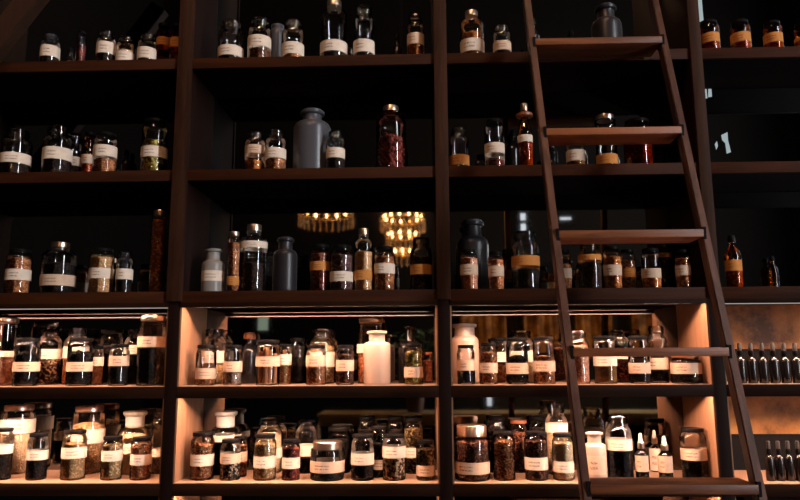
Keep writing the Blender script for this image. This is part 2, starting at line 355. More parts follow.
# row, bay, depth (f front, m middle, b back), x, width, top y, style, label (y0,y1,paper), fill (y,kind), description
J = [
# ---- top shelf
(1,'A','f',50,18,36,'stop',(44,55,'w'),None,'small jar with rosy paper band, leftmost'),
(1,'A','b',69,12,48,'phial',None,None,'tiny black bottle beside the leftmost jar'),
(1,'A','f',81,9,32,'tube',None,(44,'red'),'slim tube with reddish sticks inside'),
(1,'A','f',106,18,33,'stop',(40.5,52,'w'),None,'jar with high cream band, right of slim tube'),
(1,'A','f',125,17,38,'stop',(50,60,'w'),(48,'tan'),'jar with low cream band and tan top'),
(1,'A','f',147,18,36,'stop',(46,57,'w'),None,'jar with pale band, left of two amber jars'),
(1,'A','b',163,14,25,'amberjar',(36,44,'k'),None,'amber jar with higher orange band, left of pair'),
(1,'A','f',177,14,26,'amberjar',(36.5,46,'k'),None,'amber jar with orange band against the upright'),
(1,'B','f',231,25,23,'stop',(44,54,'w'),None,'wide jar with low arched cream band, leftmost'),
(1,'B','f',259.5,23,20,'stop',(34,45,'w'),(46,'choc'),'jar with arched pale band over brown contents, second'),
(1,'B','b',277,15,26,'frostjar',None,None,'frosted jar with grey lid behind banded jars'),
(1,'B','f',293,22,22,'stop',(41,53,'w'),(52,'orange'),'jar with cream band and orange layer, third'),
(1,'B','f',334,27,1.5,'cap',(39,50,'w'),None,'tallest dark jar with copper cap'),
(1,'B','f',364,21,8,'stop',(38.5,51,'w'),None,'tall dark jar right of the copper capped jar'),
(1,'B','b',397,10,34,'phial',None,None,'little black bottle between banded jars'),
(1,'B','f',415.5,17,16,'stop',(32,43,'t'),(43,'amber'),'narrow jar of amber bits, rightmost'),
(1,'C','f',472,24,12,'cap',(37.5,50,'w'),(29,'chunk:amber'),'copper capped jar of amber chunks'),
(1,'C','f',502,18,27,'stop',(40,49,'t'),None,'small dark jar with tan band beside ladder'),
(1,'C','m',533,13,18,'phial',None,None,'black bottle behind the left ladder rail'),
(1,'C','b',572,11,30,'phial',None,None,'small black bottle behind the highest tread'),
(1,'C','m',607,30,8,'frostd',None,None,'large dark frosted jug behind the highest tread'),
(1,'D','f',710,18,22,'amberjar',(31.5,41,'k'),None,'amber jar nearest the ladder, first of four'),
(1,'D','f',740.5,19,22,'amberjar',(31,40.5,'k'),None,'amber jar, second of four from ladder'),
(1,'D','f',773,18,23,'amberjar',(31.5,41,'k'),None,'amber jar, third of four from ladder'),
(1,'D','f',804,18,24,'amberjar',(35,38.5,'k'),None,'amber jar cut by the picture edge, fourth'),
# ---- second shelf
(2,'A','f',16,28,131,'stop',(151.5,161.5,'w'),None,'wide dark jar with cream band, leftmost'),
(2,'A','f',57.5,27,128,'stop',(146,158,'w'),None,'wide dark jar with high cream band, second'),
(2,'A','b',74,14,134,'stop',(156,165,'w'),None,'dark jar mostly hidden behind second banded jar'),
(2,'A','b',88,12,133,'amberjar',(154,163,'t'),None,'narrow amber jar behind brown herb jar'),
(2,'A','f',105,22,134,'mason',(144,155,'w'),(157,'brown'),'jar of brown herbs under cream band'),
(2,'A','b',126,10,150,'phial',None,None,'tiny black bottle between brown and green herb jars'),
(2,'A','f',154.5,25,121,'mason',(145,156,'w'),(138,'green'),'jar of green dried leaves'),
(2,'B','f',255,20,133,'stop',(144,152.5,'t'),(159,'amber'),'jar with amber grain at bottom, leftmost'),
(2,'B','f',275.5,21,131,'stop',(147,157,'w'),(157,'brown'),'jar of brown bark, second from upright'),
(2,'B','f',312,37,112,'frost',None,None,'large grey frosted bottle'),
(2,'B','f',335.5,19,132,'stop',(147,157,'w'),None,'small dark jar right of frosted bottle'),
(2,'B','f',391,30,107,'cap2',None,(133,'chunk:red'),'tall jar of dark red petals with copper cap'),
(2,'C','f',459,20,129,'stop',(154,164,'k'),None,'dark jar with low orange band, leftmost'),
(2,'C','f',494.5,20,121,'mason',(142,152,'w'),(158,'red'),'dark jar with cream band, second'),
(2,'C','b',513,14,130,'phial',None,None,'dark bottle between banded jar and tall bottle'),
(2,'C','f',525,15,104,'cork',(126,136,'w'),(139,'amber'),'tall amber bottle with gold cap'),
(2,'C','m',552,11,140,'phial',None,None,'small black bottle right of left ladder rail'),
(2,'C','f',575.5,19,139,'mason',(149,160,'w'),(158,'amber'),'short jar with cream band under the tread'),
(2,'C','f',606,21,116,'metal',(153,163,'k'),None,'jar with gold lid and orange band'),
(2,'C','f',638,28,121,'redjar',None,None,'dark red jar with flat lid'),
(2,'C','b',661,10,141,'phialamber',None,None,'small amber bottle beside dark red jar'),
# ---- third shelf
(3,'A','f',18.5,23,250,'mason',(268.5,279.5,'w'),(256,'brown'),'jar of brown seeds, leftmost'),
(3,'A','f',59,32,243,'cap',(274,285,'t'),(262,'black'),'wide dark jar with shining copper cap'),
(3,'A','f',101.5,23,249,'mason',(267.5,278,'w'),(256,'tan'),'jar of tan grain under cream band'),
(3,'A','f',124.5,16,252,'stop',(268.5,279,'w'),(270,'black'),'narrow dark jar with cream band'),
(3,'A','f',158,15,211,'tube',None,(219,'copper'),'tall slim tube of copper coloured bark'),
(3,'B','f',213,22,250,'frostjar2',(270,280.5,'w'),None,'small grey frosted bottle with cream band, leftmost'),
(3,'B','f',233.5,12,232,'tube',(276,285,'k'),(242,'brown'),'slim tube with copper cap and low orange band'),
(3,'B','f',253.5,27,225,'cap',(236,247,'w'),(262,'dark'),'tall dark jar with copper cap and high band'),
(3,'B','f',285,24,239,'frostd',None,None,'dull dark frosted bottle with collar'),
(3,'B','f',320,20,245,'mason',(261,270,'k'),(252,'red'),'reddish jar with orange band'),
(3,'B','f',341.5,23,246,'mason',(271,281,'w'),(254,'purple'),'jar of purple dark berries under cream band'),
(3,'B','f',363.5,19,229,'cap',(270,279.5,'k'),(251,'tan'),'tall copper capped jar with low orange band'),
(3,'B','f',384.5,21,247,'mason',(263,273,'w'),(256,'brown'),'jar of brown roots under cream band'),
(3,'B','f',421,22,238,'stop',(264,274,'k'),(256,'dark'),'dark jar with orange band beside the upright'),
(3,'C','b',473,32,222,'frostd',None,None,'large dark frosted jug with collar'),
(3,'C','f',469,18,250,'mason',(264,274.5,'t'),(256,'pink'),'pinkish jar in front of dark jug'),
(3,'C','f',496,16,252,'mason',(265.5,276,'t'),(258,'orange'),'orange toned jar with tan band, second'),
(3,'C','f',525.5,28,232,'stop',(255,265,'k'),(268,'black'),'wide dark jar with high orange band'),
(3,'C','f',563,17,250,'mason',(268,278,'t'),(264,'brown'),'jar partly hidden by left ladder rail'),
(3,'C','f',590,23,243,'stop',(248.5,259.5,'k'),(262,'dark'),'dark jar with high tan band under tread'),
(3,'C','f',612.5,18,247,'mason',(264.5,275,'t'),(256,'amber'),'amber toned jar under the tread'),
(3,'C','m',628,15,250,'mason',(268,277,'k'),(260,'brown'),'jar with orange band behind amber toned jar'),
(3,'C','f',651,19,249,'mason',(268,277.5,'t'),(274,'amber'),'clear jar with tan band, third from right'),
(3,'C','b',665,14,238,'stop',(247.5,257,'k'),None,'taller jar with high orange band at back'),
(3,'C','f',683,15,250,'mason',(265,275,'t'),(258,'orange'),'narrow orange jar, rightmost by upright'),
(3,'D','f',733,16,235,'amberbottle',(259.5,270.5,'k'),None,'amber bottle with orange band beside ladder'),
(3,'D','b',773,10,256,'phialamber',None,None,'faint small amber bottle farther from ladder'),
# ---- upper lit shelf
(4,'A','m',3,28,318,'metal',(351,357,'w'),(358,'pink'),'copper lidded jar cut by picture edge, leftmost'),
(4,'A','f',27,24,338,'mason',(362,371.5,'t'),(354,'chunk:black'),'jar of black pods with tan band, first front jar'),
(4,'A','b',49,23,328,'stop',(349,359,'w'),(360,'bead'),'stoppered jar of speckled brown seeds behind front jars'),
(4,'A','b',76,24,328,'stop',(347,358,'w'),(360,'orange'),'stoppered jar with orange bits, behind second front jar'),
(4,'A','f',80,24,338,'mason',(362,371.5,'t'),(353,'chunk:black'),'jar of black pods with tan band, second front jar'),
(4,'A','m',97,12,346,'mason',(357,366,'w'),(367,'pink'),'slim pale jar right of second front jar'),
(4,'A','b',111,23,330,'mason',None,(346,'black'),'all dark jar with black lid at back'),
(4,'A','f',119,19,344,'mason',(356,366,'t'),(367,'black'),'small half filled dark jar, third front jar'),
(4,'A','b',133,18,329,'stop',(345,354,'w'),(355,'black'),'stoppered dark jar beside tall copper lidded jar'),
(4,'A','f',152,28,316,'metal',(336.5,347,'t'),(347,'black'),'tall wide copper lidded jar against the upright'),
(4,'B','f',206,20,345,'mason',(368.5,379,'t'),(379,'brown'),'nearly empty clear jar with low band, first front'),
(4,'B','b',213,24,329,'stop',(351,363,'w'),(364,'tan'),'stoppered clear jar behind the first front jar'),
(4,'B','f',233,18,345,'mason',(361.5,372,'t'),(372,'grey'),'jar of grey seeds under tan band, second front'),
(4,'B','b',249,16,332,'darkorange',None,None,'dark bottle with orange stopper'),
(4,'B','f',268,24,340,'mason',(356.5,366.5,'t'),None,'jar of cinnamon sticks'),
(4,'B','m',285,13,344,'mason',(354.5,365,'w'),(365,'tan'),'slim jar of tan powder right of cinnamon jar'),
(4,'B','b',297,16,338,'mason',None,(345,'black'),'black filled jar at back, left of brown grain jar'),
(4,'B','f',316,20,345,'mason',(356,366.5,'t'),(366,'brown'),'jar of brown grain, third front'),
(4,'B','b',322,26,329,'stop',(352,367,'w'),(346,'mixed'),'wide stoppered jar of pale flakes at back'),
(4,'B','f',345,18,345,'mason',(360,371,'t'),(355,'choc'),'jar of dark brown spice, left of white bottle'),
(4,'B','b',371,28,318,'metal',(344,353,'w'),(353,'chunk:orange'),'copper lidded jar of orange slices behind white bottle'),
(4,'B','f',377,27,331,'milk',None,None,'bright white glass bottle'),
(4,'B','f',413.5,19,344,'mason',(367,377.5,'t'),(352,'chunk:green'),'jar of dried flower heads, rightmost front'),
(4,'B','b',427,12,352,'orangelid',None,(361,'pink'),'small pink jar with orange lid by upright'),
(4,'B','b',410,25,326,'blackjug',None,None,'round shouldered black bottle behind flower jar'),
(4,'C','b',465,28,324,'milkw',None,None,'tall white bottle with wide neck'),
(4,'C','f',466,18,345,'mason',(360,370.5,'t'),(369,'chunk:black'),'jar of dark pods before tall white bottle'),
(4,'C','f',488.5,18,343,'mason',(363,373,'t'),(353,'brown'),'jar of brown seeds, second front jar'),
(4,'C','b',499,19,338,'mason',(352,362,'w'),(366,'orange'),'clear jar with white band behind seed jar'),
(4,'C','b',522,25,331,'stop',(351,362,'w'),(364,'cream'),'wide stoppered jar behind black pod jar'),
(4,'C','f',517,22,338,'mason',(363,374,'t'),(357,'chunk:black'),'jar of black pod clump, third front jar'),
(4,'C','f',544,22,337,'mason',(361,371.5,'t'),(357,'brown'),'jar of brown bark left of ladder rail'),
(4,'C','f',578,22,331,'stop',None,(342,'pink'),'stoppered jar of pale pink petals'),
(4,'C','f',605,23,336,'mason',(356,366,'w'),(366,'olive'),'jar of olive brown powder'),
(4,'C','b',620,23,330,'stop',(349,359,'w'),(360,'red'),'stoppered jar with reddish contents at back'),
(4,'C','f',639,21,336,'mason',(363,373.5,'t'),(368,'black'),'dark filled jar under the tread'),
(4,'C','m',657.5,20,326,'stop',(358,369.5,'w'),(370,'black'),'stoppered jar with white band over black contents'),
(4,'C','f',688,30,354,'orangelid',(363,374,'t'),(358,'dark'),'short wide dark jar with tan band, rightmost'),
# ---- lower lit shelf
(5,'A','f',2,19,428,'mason',(445,454.5,'w'),(455,'dark'),'jar of dark grain cut by picture edge'),
(5,'A','b',17,31,405,'metal',(420,434,'w'),(434,'cream'),'large copper lidded jar of white petals'),
(5,'A','f',37.5,19,433,'mason',(451,460.5,'w'),(460,'dark'),'small jar of dark leaves, second front jar'),
(5,'A','f',74,23,430,'mason',(448,459,'w'),(445,'tan'),'jar of fine tan grain, third front jar'),
(5,'A','b',88,31,406,'metal',(430,444,'w'),(426,'tan'),'large copper lidded jar of tan grain'),
(5,'A','f',112,20,436,'mason',(451,461.5,'w'),(446,'mixed'),'jar of mixed pale flakes, fourth front jar'),
(5,'A','b',134,31,411,'mush',(444,454,'w'),(436,'cream'),'wide jar with frosted mushroom stopper'),
(5,'A','f',141,20,437,'mason',(455,465.5,'w'),(447,'chunk:brown'),'jar of brown flakes beside the upright'),
(5,'A','b',159,17,408,'stop',(449,457,'w'),(458,'grey'),'clear stoppered jar tucked against upright'),
(5,'B','f',202.5,23,432,'mason',(455,466.5,'w'),(446,'chunk:brown'),'jar of brown flakes, first front jar'),
(5,'B','b',225,31,411,'mush',(433,442,'w'),(442,'black'),'dark jar with frosted mushroom stopper'),
(5,'B','f',230.5,20,439,'mason',(454,464,'t'),(461,'pied'),'jar of black and white seeds'),
(5,'B','m',240,14,436,'mason',(452,462,'w'),(446,'brown'),'jar just behind the black and white seeds'),
(5,'B','f',265,22,434,'mason',(457,468.5,'w'),(443,'mixed'),'jar of pale chopped herbs under cream band'),
(5,'B','b',269,26,418,'stop',(449,459,'w'),(428,'cream'),'stoppered jar of cream powder at back'),
(5,'B','f',291,18,439,'mason',(458,469,'w'),(446,'red'),'small jar of dark red berries'),
(5,'B','b',306,23,419,'stop',(446,456.5,'w'),(457,'black'),'stoppered black filled jar at back'),
(5,'B','f',327.5,34,441,'metal',(462,473.5,'t'),(473,'black'),'squat wide jar with large copper lid'),
(5,'B','b',339,24,427,'mason',None,(441,'black'),'all black jar behind squat copper lidded jar'),
(5,'B','f',362.5,23,434,'mason',(454,465.5,'w'),(465,'dark'),'jar with dark leaves below cream band'),
(5,'B','m',379,17,426,'mason',(460,470,'w'),(445,'dark'),'dark jar between the two front banded jars'),
(5,'B','b',366,17,417,'mason',None,(431,'black'),'black lidded dark jar at back, left of two'),
(5,'B','b',395,17,417,'mason',None,(431,'black'),'black lidded dark jar at back, right of two'),
(5,'B','f',394,23,434,'mason',(447,458.5,'w'),(456,'bead'),'jar of multicoloured beans'),
(5,'B','b',413.5,20,418,'mason',(448,458,'w'),(430,'mossy'),'jar of mossy roots behind green herb jar'),
(5,'B','f',425.5,19,440,'mason',(466,476.5,'t'),(450,'mossy'),'jar of dark green herbs, rightmost front jar'),
(5,'C','f',472,35,425,'metal',(463,475,'t'),(441,'choc'),'widest jar of brown coffee with copper lid'),
(5,'C','f',504,22,431,'mason',None,(441,'chunk:brown'),'jar full of brown dried herbs without band'),
(5,'C','b',497,19,417,'mason',None,(430,'black'),'black lidded jar behind the widest jar'),
(5,'C','b',519,18,420,'orangelid',None,(434,'choc'),'dark jar with orange lid at back'),
(5,'C','f',536,23,431,'mason',(458,470.5,'w'),(441,'choc'),'jar of coffee with cream band'),
(5,'C','b',538,18,417,'mason',None,(429,'black'),'black lidded jar behind the coffee jar'),
(5,'C','b',557,22,403,'stop',(421,433,'w'),(434,'cream'),'tall pale jar with white band beside rail'),
(5,'C','f',563,21,433,'mason',(462,473,'w'),(441,'cream'),'jar of pale flakes touching ladder rail'),
(5,'C','f',595,23,432,'milks',(456,475,'t'),None,'short white bottle with square tan label'),
(5,'C','f',619,26,415,'stop',(440,451,'w'),(451,'black'),'big stoppered jar half filled with black tea'),
(5,'C','f',641.5,13,433,'drop',(456,472,'t'),None,'dropper bottle with tan label, left of three'),
(5,'C','b',655,11,430,'drop',(449,471,'w'),None,'dropper bottle with white label, middle of three'),
(5,'C','f',665,14,436,'drop',(453,473,'t'),None,'dropper bottle with tan label, right of three'),
(5,'C','f',697,25,428,'mason',(449.5,461,'t'),(460,'black'),'dark jar with tan band by right upright'),
]
ORD = ['first', 'second', 'third', 'fourth', 'fifth', 'sixth', 'seventh']
for i in range(6): J.append((4,'D','f',740.5+11.1*i,9.6,343,'ink',None,None,'small capped black bottle, %s from the ladder' % ORD[i]))
for i in range(5): J.append((5,'D','f',769.5+9.7*i,8.8,441,'ink',None,None,'small capped black bottle, %s from the ladder' % ORD[i]))

# --- place: the row's shelf gives the height, the depth class is moved only as far as needed to clear neighbours
placed = {r: [] for r in ROWN}
def px_fit(row, xc, w, ytop, Y):
    zb = TOP[row]
    pm = (at(xc, ytop, Y)[1] + zb)/2
    # pixel of mid height is close to the middle between top and base
    X, z = at(xc, ytop, Y)
    yb = ytop
    for _ in range(6):
        dz = at(xc, yb, Y)[1] - zb; yb += dz*F/(D+Y)
    ym = (ytop + yb)/2
    x0 = at(xc - w/2, ym, Y)[0]; x1 = at(xc + w/2, ym, Y)[0]
    return (x0+x1)/2, (x1-x0)/2*.995, z
def place(row, bay, d, xc, w, ytop):
    k = BAYI[bay]; lo, hi = POST[k][1] + .0045, POST[k+1][0] - .0045
    if row < 4: lo, hi = lo-.004, hi+.004
    for shrink in (1, .96, .92, .88, .84, .8, .75, .7, .65, .6):
        r0 = px_fit(row, xc, w*shrink, ytop, .1)[1]
        pref = {'f': r0 + (.040 if row > 3 and r0 < .042 else .024), 'm': .125, 'b': DEPTH - .006 - r0}[d]
        cand = sorted([.004*i for i in range(3, 58)], key=lambda y: abs(y-pref))
        for Y in cand:
            if abs(Y-pref) > (.05 if d == 'f' else .09): break
            X, r, z = px_fit(row, xc, w*shrink, ytop, Y)
            if Y - r < .005 or Y + r > DEPTH - .003: continue
            X = min(max(X, lo + r + .001), hi - r - .001)
            if all(math.hypot(X-a, Y-b) > r*1.03 + c*1.03 + .0015 for a, b, c, *_ in placed[row]):
                if shrink < .9: print('SHRINK', row, bay, xc, shrink)
                placed[row].append((X, Y, r)); return X, Y, r, z
    print('NOFIT', row, bay, xc, w); return None

def vlump(bm, cx, cy, cz, s, rnd):
    r = bmesh.ops.create_icosphere(bm, subdivisions=1, radius=s)
    a, b, c = rnd.uniform(.5, 1.3), rnd.uniform(.5, 1.3), rnd.uniform(.4, 1.)
    from mathutils import Matrix
    m = Matrix.Rotation(rnd.uniform(0, 6), 3, 'X') @ Matrix.Rotation(rnd.uniform(0, 6), 3, 'Z')
    for v in r['verts']:
        q = m @ __import__('mathutils').Vector((v.co.x*a, v.co.y*b, v.co.z*c)); v.co = (cx+q.x, cy+q.y, cz+q.z)
def contents(parent, r, z0, z1, kind):
    rnd = random.Random(int(r*1e6) + int(z1*1e5))
    chunk = kind.startswith('chunk:'); k = kind.split(':')[-1]
    bm = bmesh.new(); n = 28; rc = r*(.78 if chunk else .93)
    z1 = max(z1, z0 + .006)
    prof = [(0, z0), (rc*.9, z0), (rc, z0 + r*.1), (rc, (z0+z1)/2), (rc, z1 - r*.08), (rc*.8, z1 + r*.02), (rc*.4, z1 + r*.10), (0, z1 + r*.12)]
    add_lathe(bm, prof, n)
    if k not in ('black', 'olive') or chunk:
        for v in bm.verts:
            if v.co.z > z1 - r*.1: v.co.z += rnd.uniform(-1, 1)*r*.07
    if chunk:
        H = z1-z0; cnt = int(34 + H/r*26)
        for _ in range(cnt):
            a = rnd.uniform(0, 2*pi); s = r*rnd.uniform(.13, .2)
            vlump(bm, (r*.94-s)*cos(a), (r*.94-s)*sin(a), rnd.uniform(z0+s, z1-s*.2), s, rnd)
        for _ in range(16):
            a = rnd.uniform(0, 2*pi); q = rnd.uniform(0, .65)*r; s = r*rnd.uniform(.13, .22)
            vlump(bm, q*cos(a), q*sin(a), z1 + r*.08*rnd.random(), s, rnd)
    o = link('contents', finish(bm, 'contents', True, 50), cmat(k), parent); o['kind'] = 'stuff'
    return o
def knurl(prof, r, n=0): return prof
# vessel shapes: list of (r, z) in units of body radius and total height
def P(lst, r, h): return [(a*r, b*h) for a, b in lst]
def build(row, bay, d, xc, w, ytop, style, lab, fill, desc):
    p = place(row, bay, d, xc, w, ytop)
    if not p: return
    X, Y, r, zt = p
    zb = TOP[row] + .0004
    h = max(zt - zb, r*1.2)
    label = f'{desc}, {ROWN[row]} of {BAYN[bay]}'
    assert 4 <= len(label.split()) <= 16, label
    assert label not in LABELS, label
    LABELS.add(label)
    grp = f'{"bottles" if style in ("ink",) else "jars"} on the {ROWN[row]} of the {BAYN[bay]}'
    bottle = style in ('phial', 'phialamber', 'frost', 'frostd', 'frostjar2', 'milk', 'milkw', 'milks', 'cork', 'drop', 'ink', 'darkorange', 'amberbottle', 'blackjug')
    nm = {'tube': 'glass_tube', 'drop': 'dropper_bottle', 'ink': 'ink_bottle', 'frost': 'frosted_bottle', 'frostd': 'frosted_bottle', 'frostjar2': 'frosted_bottle',
          'frostjar': 'frosted_jar', 'milk': 'white_bottle', 'milkw': 'white_bottle', 'milks': 'white_bottle', 'amberjar': 'amber_jar', 'stop': 'stoppered_jar', 'mush': 'stoppered_jar'}.get(style, 'glass_bottle' if bottle else 'storage_jar')
    e = empty(nm, (X, Y, zb), label, 'tube' if style == 'tube' else 'bottle' if bottle else 'jar', grp)
    e.rotation_euler = (0, 0, math.atan2(X, D+Y)*-1 + random.uniform(-.12, .12))
    upper = row <= 3
    body_top = .8
    G = M['clear']
    def z_at(py): return max(.002, at(xc, py, Y - r)[1] - zb)
    if style in ('mason', 'orangelid', 'amberjar', 'redjar', 'frostjar'):
        lr = .9 if not upper else .84
        lh = min(.010, .12*h)/h
        g = {'amberjar': M['amber'], 'redjar': M['amber'], 'frostjar': M['frost']}.get(style, G)
        a = 1 - lh
        lathe('glass_body', P([(0, .012), (.80, .008), (.93, .0), (.99, .02), (1, .05), (1, a-.13), (.98, a-.09), (.90, a-.05), (lr*.93, a-.03), (lr*.93, 1-.005)], r, h), g, e)
        lm = {'orangelid': M['lid_orange'], 'frostjar': M['frost']}.get(style, M['lid_dark'])
        rr = lr*r; t = h*lh
        lathe('lid', [(0, h-t*.0-.0006), (0, h-t), (rr*.96, h-t), (rr, h-t*.9), (rr, h-t*.15), (rr*.97, h), (rr*.9, h), (rr*.88, h-.0006), (0, h-.0006)][1:], lm, e)
        body_top = a - .13
        if style == 'redjar': contents(e, r, .004, h*.62, 'red')
        if style == 'amberjar': contents(e, r, .004, h*.45, 'amber')
    elif style == 'stop':
        lathe('glass_body', P([(0, .012), (.82, .008), (.94, 0), (.99, .02), (1, .05), (1, .70), (.97, .755), (.86, .80), (.74, .825), (.70, .84), (.70, .875), (.78, .885), (.80, .895), (.78, .905), (.68, .905), (.66, .84)], r, h), G, e)
        lathe('stopper', P([(0, .82), (.56, .82), (.63, .91), (.72, .915), (.76, .93), (.76, .975), (.70, .995), (0, 1.0)], r, h), M['stopper'], e)
        body_top = .7
    elif style == 'mush':
        lathe('glass_body', P([(0, .012), (.82, .008), (.94, 0), (.99, .02), (1, .05), (1, .60), (.97, .66), (.86, .71), (.7, .735), (.62, .75), (.60, .77)], r, h), G, e)
        lathe('stopper', P([(0, .74), (.57, .74), (.58, .91), (.68, .935), (.73, .95), (.74, .985), (.66, 1.0), (0, 1.0)], r, h), M['frostc'], e)
        body_top = .6
    elif style in ('cap', 'cap2'):
        lathe('glass_body', P([(0, .012), (.82, .008), (.94, 0), (.99, .02), (1, .05), (1, .72), (.97, .77), (.84, .815), (.62, .84), (.52, .85), (.52, .90)], r, h), G, e)
        if style == 'cap2': lathe('collar', P([(.54, .80+.045), (.94, .85), (.96, .87), (.94, .885), (.54, .885)], r, h), M['amber'], e, close=True)
        lathe('cap', P([(0, .90), (.50, .90), (.53, .905), (.53, .99), (.50, 1.0), (0, 1.0)], r, h), M['lid_metal'], e)
        body_top = .72
    elif style == 'metal':
        t = min(.016, .2*h)/h if h > .1 else .24
        if r > .045 and h < .16: t = .2
        lathe('glass_body', P([(0, .012), (.82, .008), (.94, 0), (.99, .02), (1, .05), (1, 1-t-.08), (.97, 1-t-.03), (.99, 1-t-.012), (.99, 1-t-.004), (.80, 1-t-.004), (.80, 1-t+.02)], r, h), G, e)
        lathe('lid', P([(0, 1-t), (.83, 1-t), (.86, 1-t+.01), (.86, .985), (.83, 1.0), (0, 1.0)], r, h), M['lid_metal'], e)
        body_top = 1-t-.08
    elif style == 'tube':
        lathe('glass_body', P([(0, .008), (.8, .006), (.95, 0), (1, .01), (1, .88), (.9, .91), (.72, .92), (.72, .94)], r, h), G, e)
        lathe('cap', P([(0, .93), (.78, .93), (.80, .935), (.80, .995), (.77, 1), (0, 1)], r, h), M['lid_metal'] if row != 1 else M['lid_dark'], e)
        body_top = .88
    elif style in ('frost', 'frostd', 'frostjar2', 'milk', 'milkw', 'milks', 'blackjug'):
        mt = {'frost': M['frost'], 'frostd': M['frostd'], 'frostjar2': M['frostl'], 'blackjug': M['black_glass']}.get(style, M['milk'])
        sl = .5 if style in ('milk', 'milks') else .75 if style == 'milkw' else 1
        nk, sh = {'frost': (.50, .70), 'frostd': (.56, .66), 'frostjar2': (.62, .62), 'milk': (.60, .73), 'milkw': (.72, .70), 'milks': (.60, .70), 'blackjug': (.35, .6)}[style]
        lathe('glass_body', P([(0, .012), (.84, .006), (.95, 0), (.99, .02), (1, .05), (1, sh), (.98, sh+.04*sl), (.90, sh+.085*sl), (.76, sh+.115*sl), (nk+.04, sh+.13*sl), (nk, sh+.15*sl), (nk, .935), (nk+.12, .945), (nk+.16, .96), (nk+.16, .985), (nk+.12, .997), (nk-.06, 1.0), (nk-.1, .97), (nk-.1, .9)], r, h), mt, e)
        if style in ('frost', 'frostd', 'frostjar2'):
            lathe('stopper', P([(0, .90), (nk-.12, .90), (nk-.1, 1.0), (nk+.02, 1.002), (nk+.04, 1.018), (0, 1.022)], r, h), {'frostd': M['frost'], 'frost': M['frost']}.get(style, mt), e)
        body_top = sh
    elif style == 'cork':
        lathe('glass_body', P([(0, .01), (.84, .006), (.95, 0), (1, .02), (1, .48), (.95, .55), (.72, .66), (.52, .75), (.50, .86), (.62, .87), (.62, .885), (.5, .89)], r, h), M['amber'], e)
        lathe('collar', P([(.52, .75+.04), (1.1, .80), (1.12, .82), (1.1, .84), (.52, .84)], r, h), M['lid_orange'], e, close=True)
        lathe('cap', P([(0, .88), (.50, .88), (.52, .89), (.50, .99), (.46, 1), (0, 1)], r, h), M['lid_metal'], e)
        body_top = .48
    elif style in ('phial', 'phialamber', 'amberbottle', 'darkorange'):
        g = M['amber'] if 'amber' in style else M['black_glass']
        lathe('glass_body', P([(0, .01), (.84, .006), (.95, 0), (1, .02), (1, .60), (.95, .66), (.7, .72), (.42, .76), (.38, .78), (.38, .88)], r, h), g, e)
        cm = M['lid_orange'] if style == 'darkorange' else M['lid_dark']
        cr = .72 if style == 'darkorange' else .44
        lathe('stopper', P([(0, .86), (cr, .86), (cr+.03, .87), (cr+.03, .94), (cr*.8, .99), (0, 1)], r, h), cm, e)
        body_top = .6
        if style == 'amberbottle': contents(e, r, .004, h*.5, 'amber')
    elif style in ('drop', 'ink'):
        g = M['smoke'] if style == 'drop' else M['black_glass']
        lathe('glass_body', P([(0, .01), (.84, .006), (.95, 0), (1, .02), (1, .52), (.93, .57), (.62, .62), (.42, .645), (.42, .69)], r, h), g, e)
        lathe('collar', P([(0, .67), (.52, .67), (.54, .68), (.54, .80), (.48, .81), (0, .81)], r, h), M['lid_metal'] if style == 'drop' else M['lid_dark'], e)
        if style == 'ink': lathe('cap', P([(0, .80), (.40, .80), (.43, .83), (.43, .96), (.38, 1), (0, 1)], r, h), M['cap_grey'], e)
        else: lathe('rubber_bulb', P([(0, .80), (.36, .80), (.38, .84), (.30, .90), (.28, .95), (.2, .99), (0, 1)], r, h), M['rubber'], e)
        body_top = .52
        if style == 'drop': contents(e, r, .003, h*.42, 'dark')
    if upper and not fill and style in ('stop', 'cap', 'mason', 'metal'):
        fill = ((lab[0] + 2 if lab else ytop + 20), 'dark')
    if fill and style not in ('redjar',):
        fy, kind = fill
        zf = min(z_at(fy), body_top*h)
        contents(e, r, .004, zf, kind)
    if lab:
        y0, y1, pk = lab
        z1, z0 = z_at(y0), z_at(y1)
        if z0 < .003: z0 = .003
        z1 = min(z1, body_top*h + .004)
        if z1 - z0 < .008: z0 = max(.003, z1 - .022)
        q = 1.012 if body_top*h + .001 >= z1 else 1.012
        if style == 'milks':      # a square front label instead of a band
            bm = bmesh.new(); n = 12; R1 = r*1.012; vs = []
            for i in range(n+1):
                a = -pi/2 - .95 + 1.9*i/n
                vs.append([bm.verts.new((k*cos(a), k*sin(a), z)) for k, z in ((R1, z0), (R1, z1), (R1-.0006, z1), (R1-.0006, z0))])
            for a, b in zip(vs, vs[1:]):
                for i in range(4): bm.faces.new((a[i], b[i], b[(i+1) % 4], a[(i+1) % 4]))
            bm.faces.new(vs[0]); bm.faces.new(vs[-1][::-1])
            link('paper_label', finish(bm, 'paper_label'), M['p'+pk], e)
        else:
            R1 = r*1.012
            lathe('paper_label', [(R1, z0), (R1, z1), (R1-.0005, z1), (R1-.0005, z0)], M['p'+pk], e, 40, 35, close=True)
    e['px'] = 0; del e['px']
    if 'cinnamon' in desc: CIN.append((X, Y, r, zb, h))
LABELS, CIN = set(), []
order = sorted(range(len(J)), key=lambda i: 'fmb'.index(J[i][2]))
for i in order: build(*J[i])
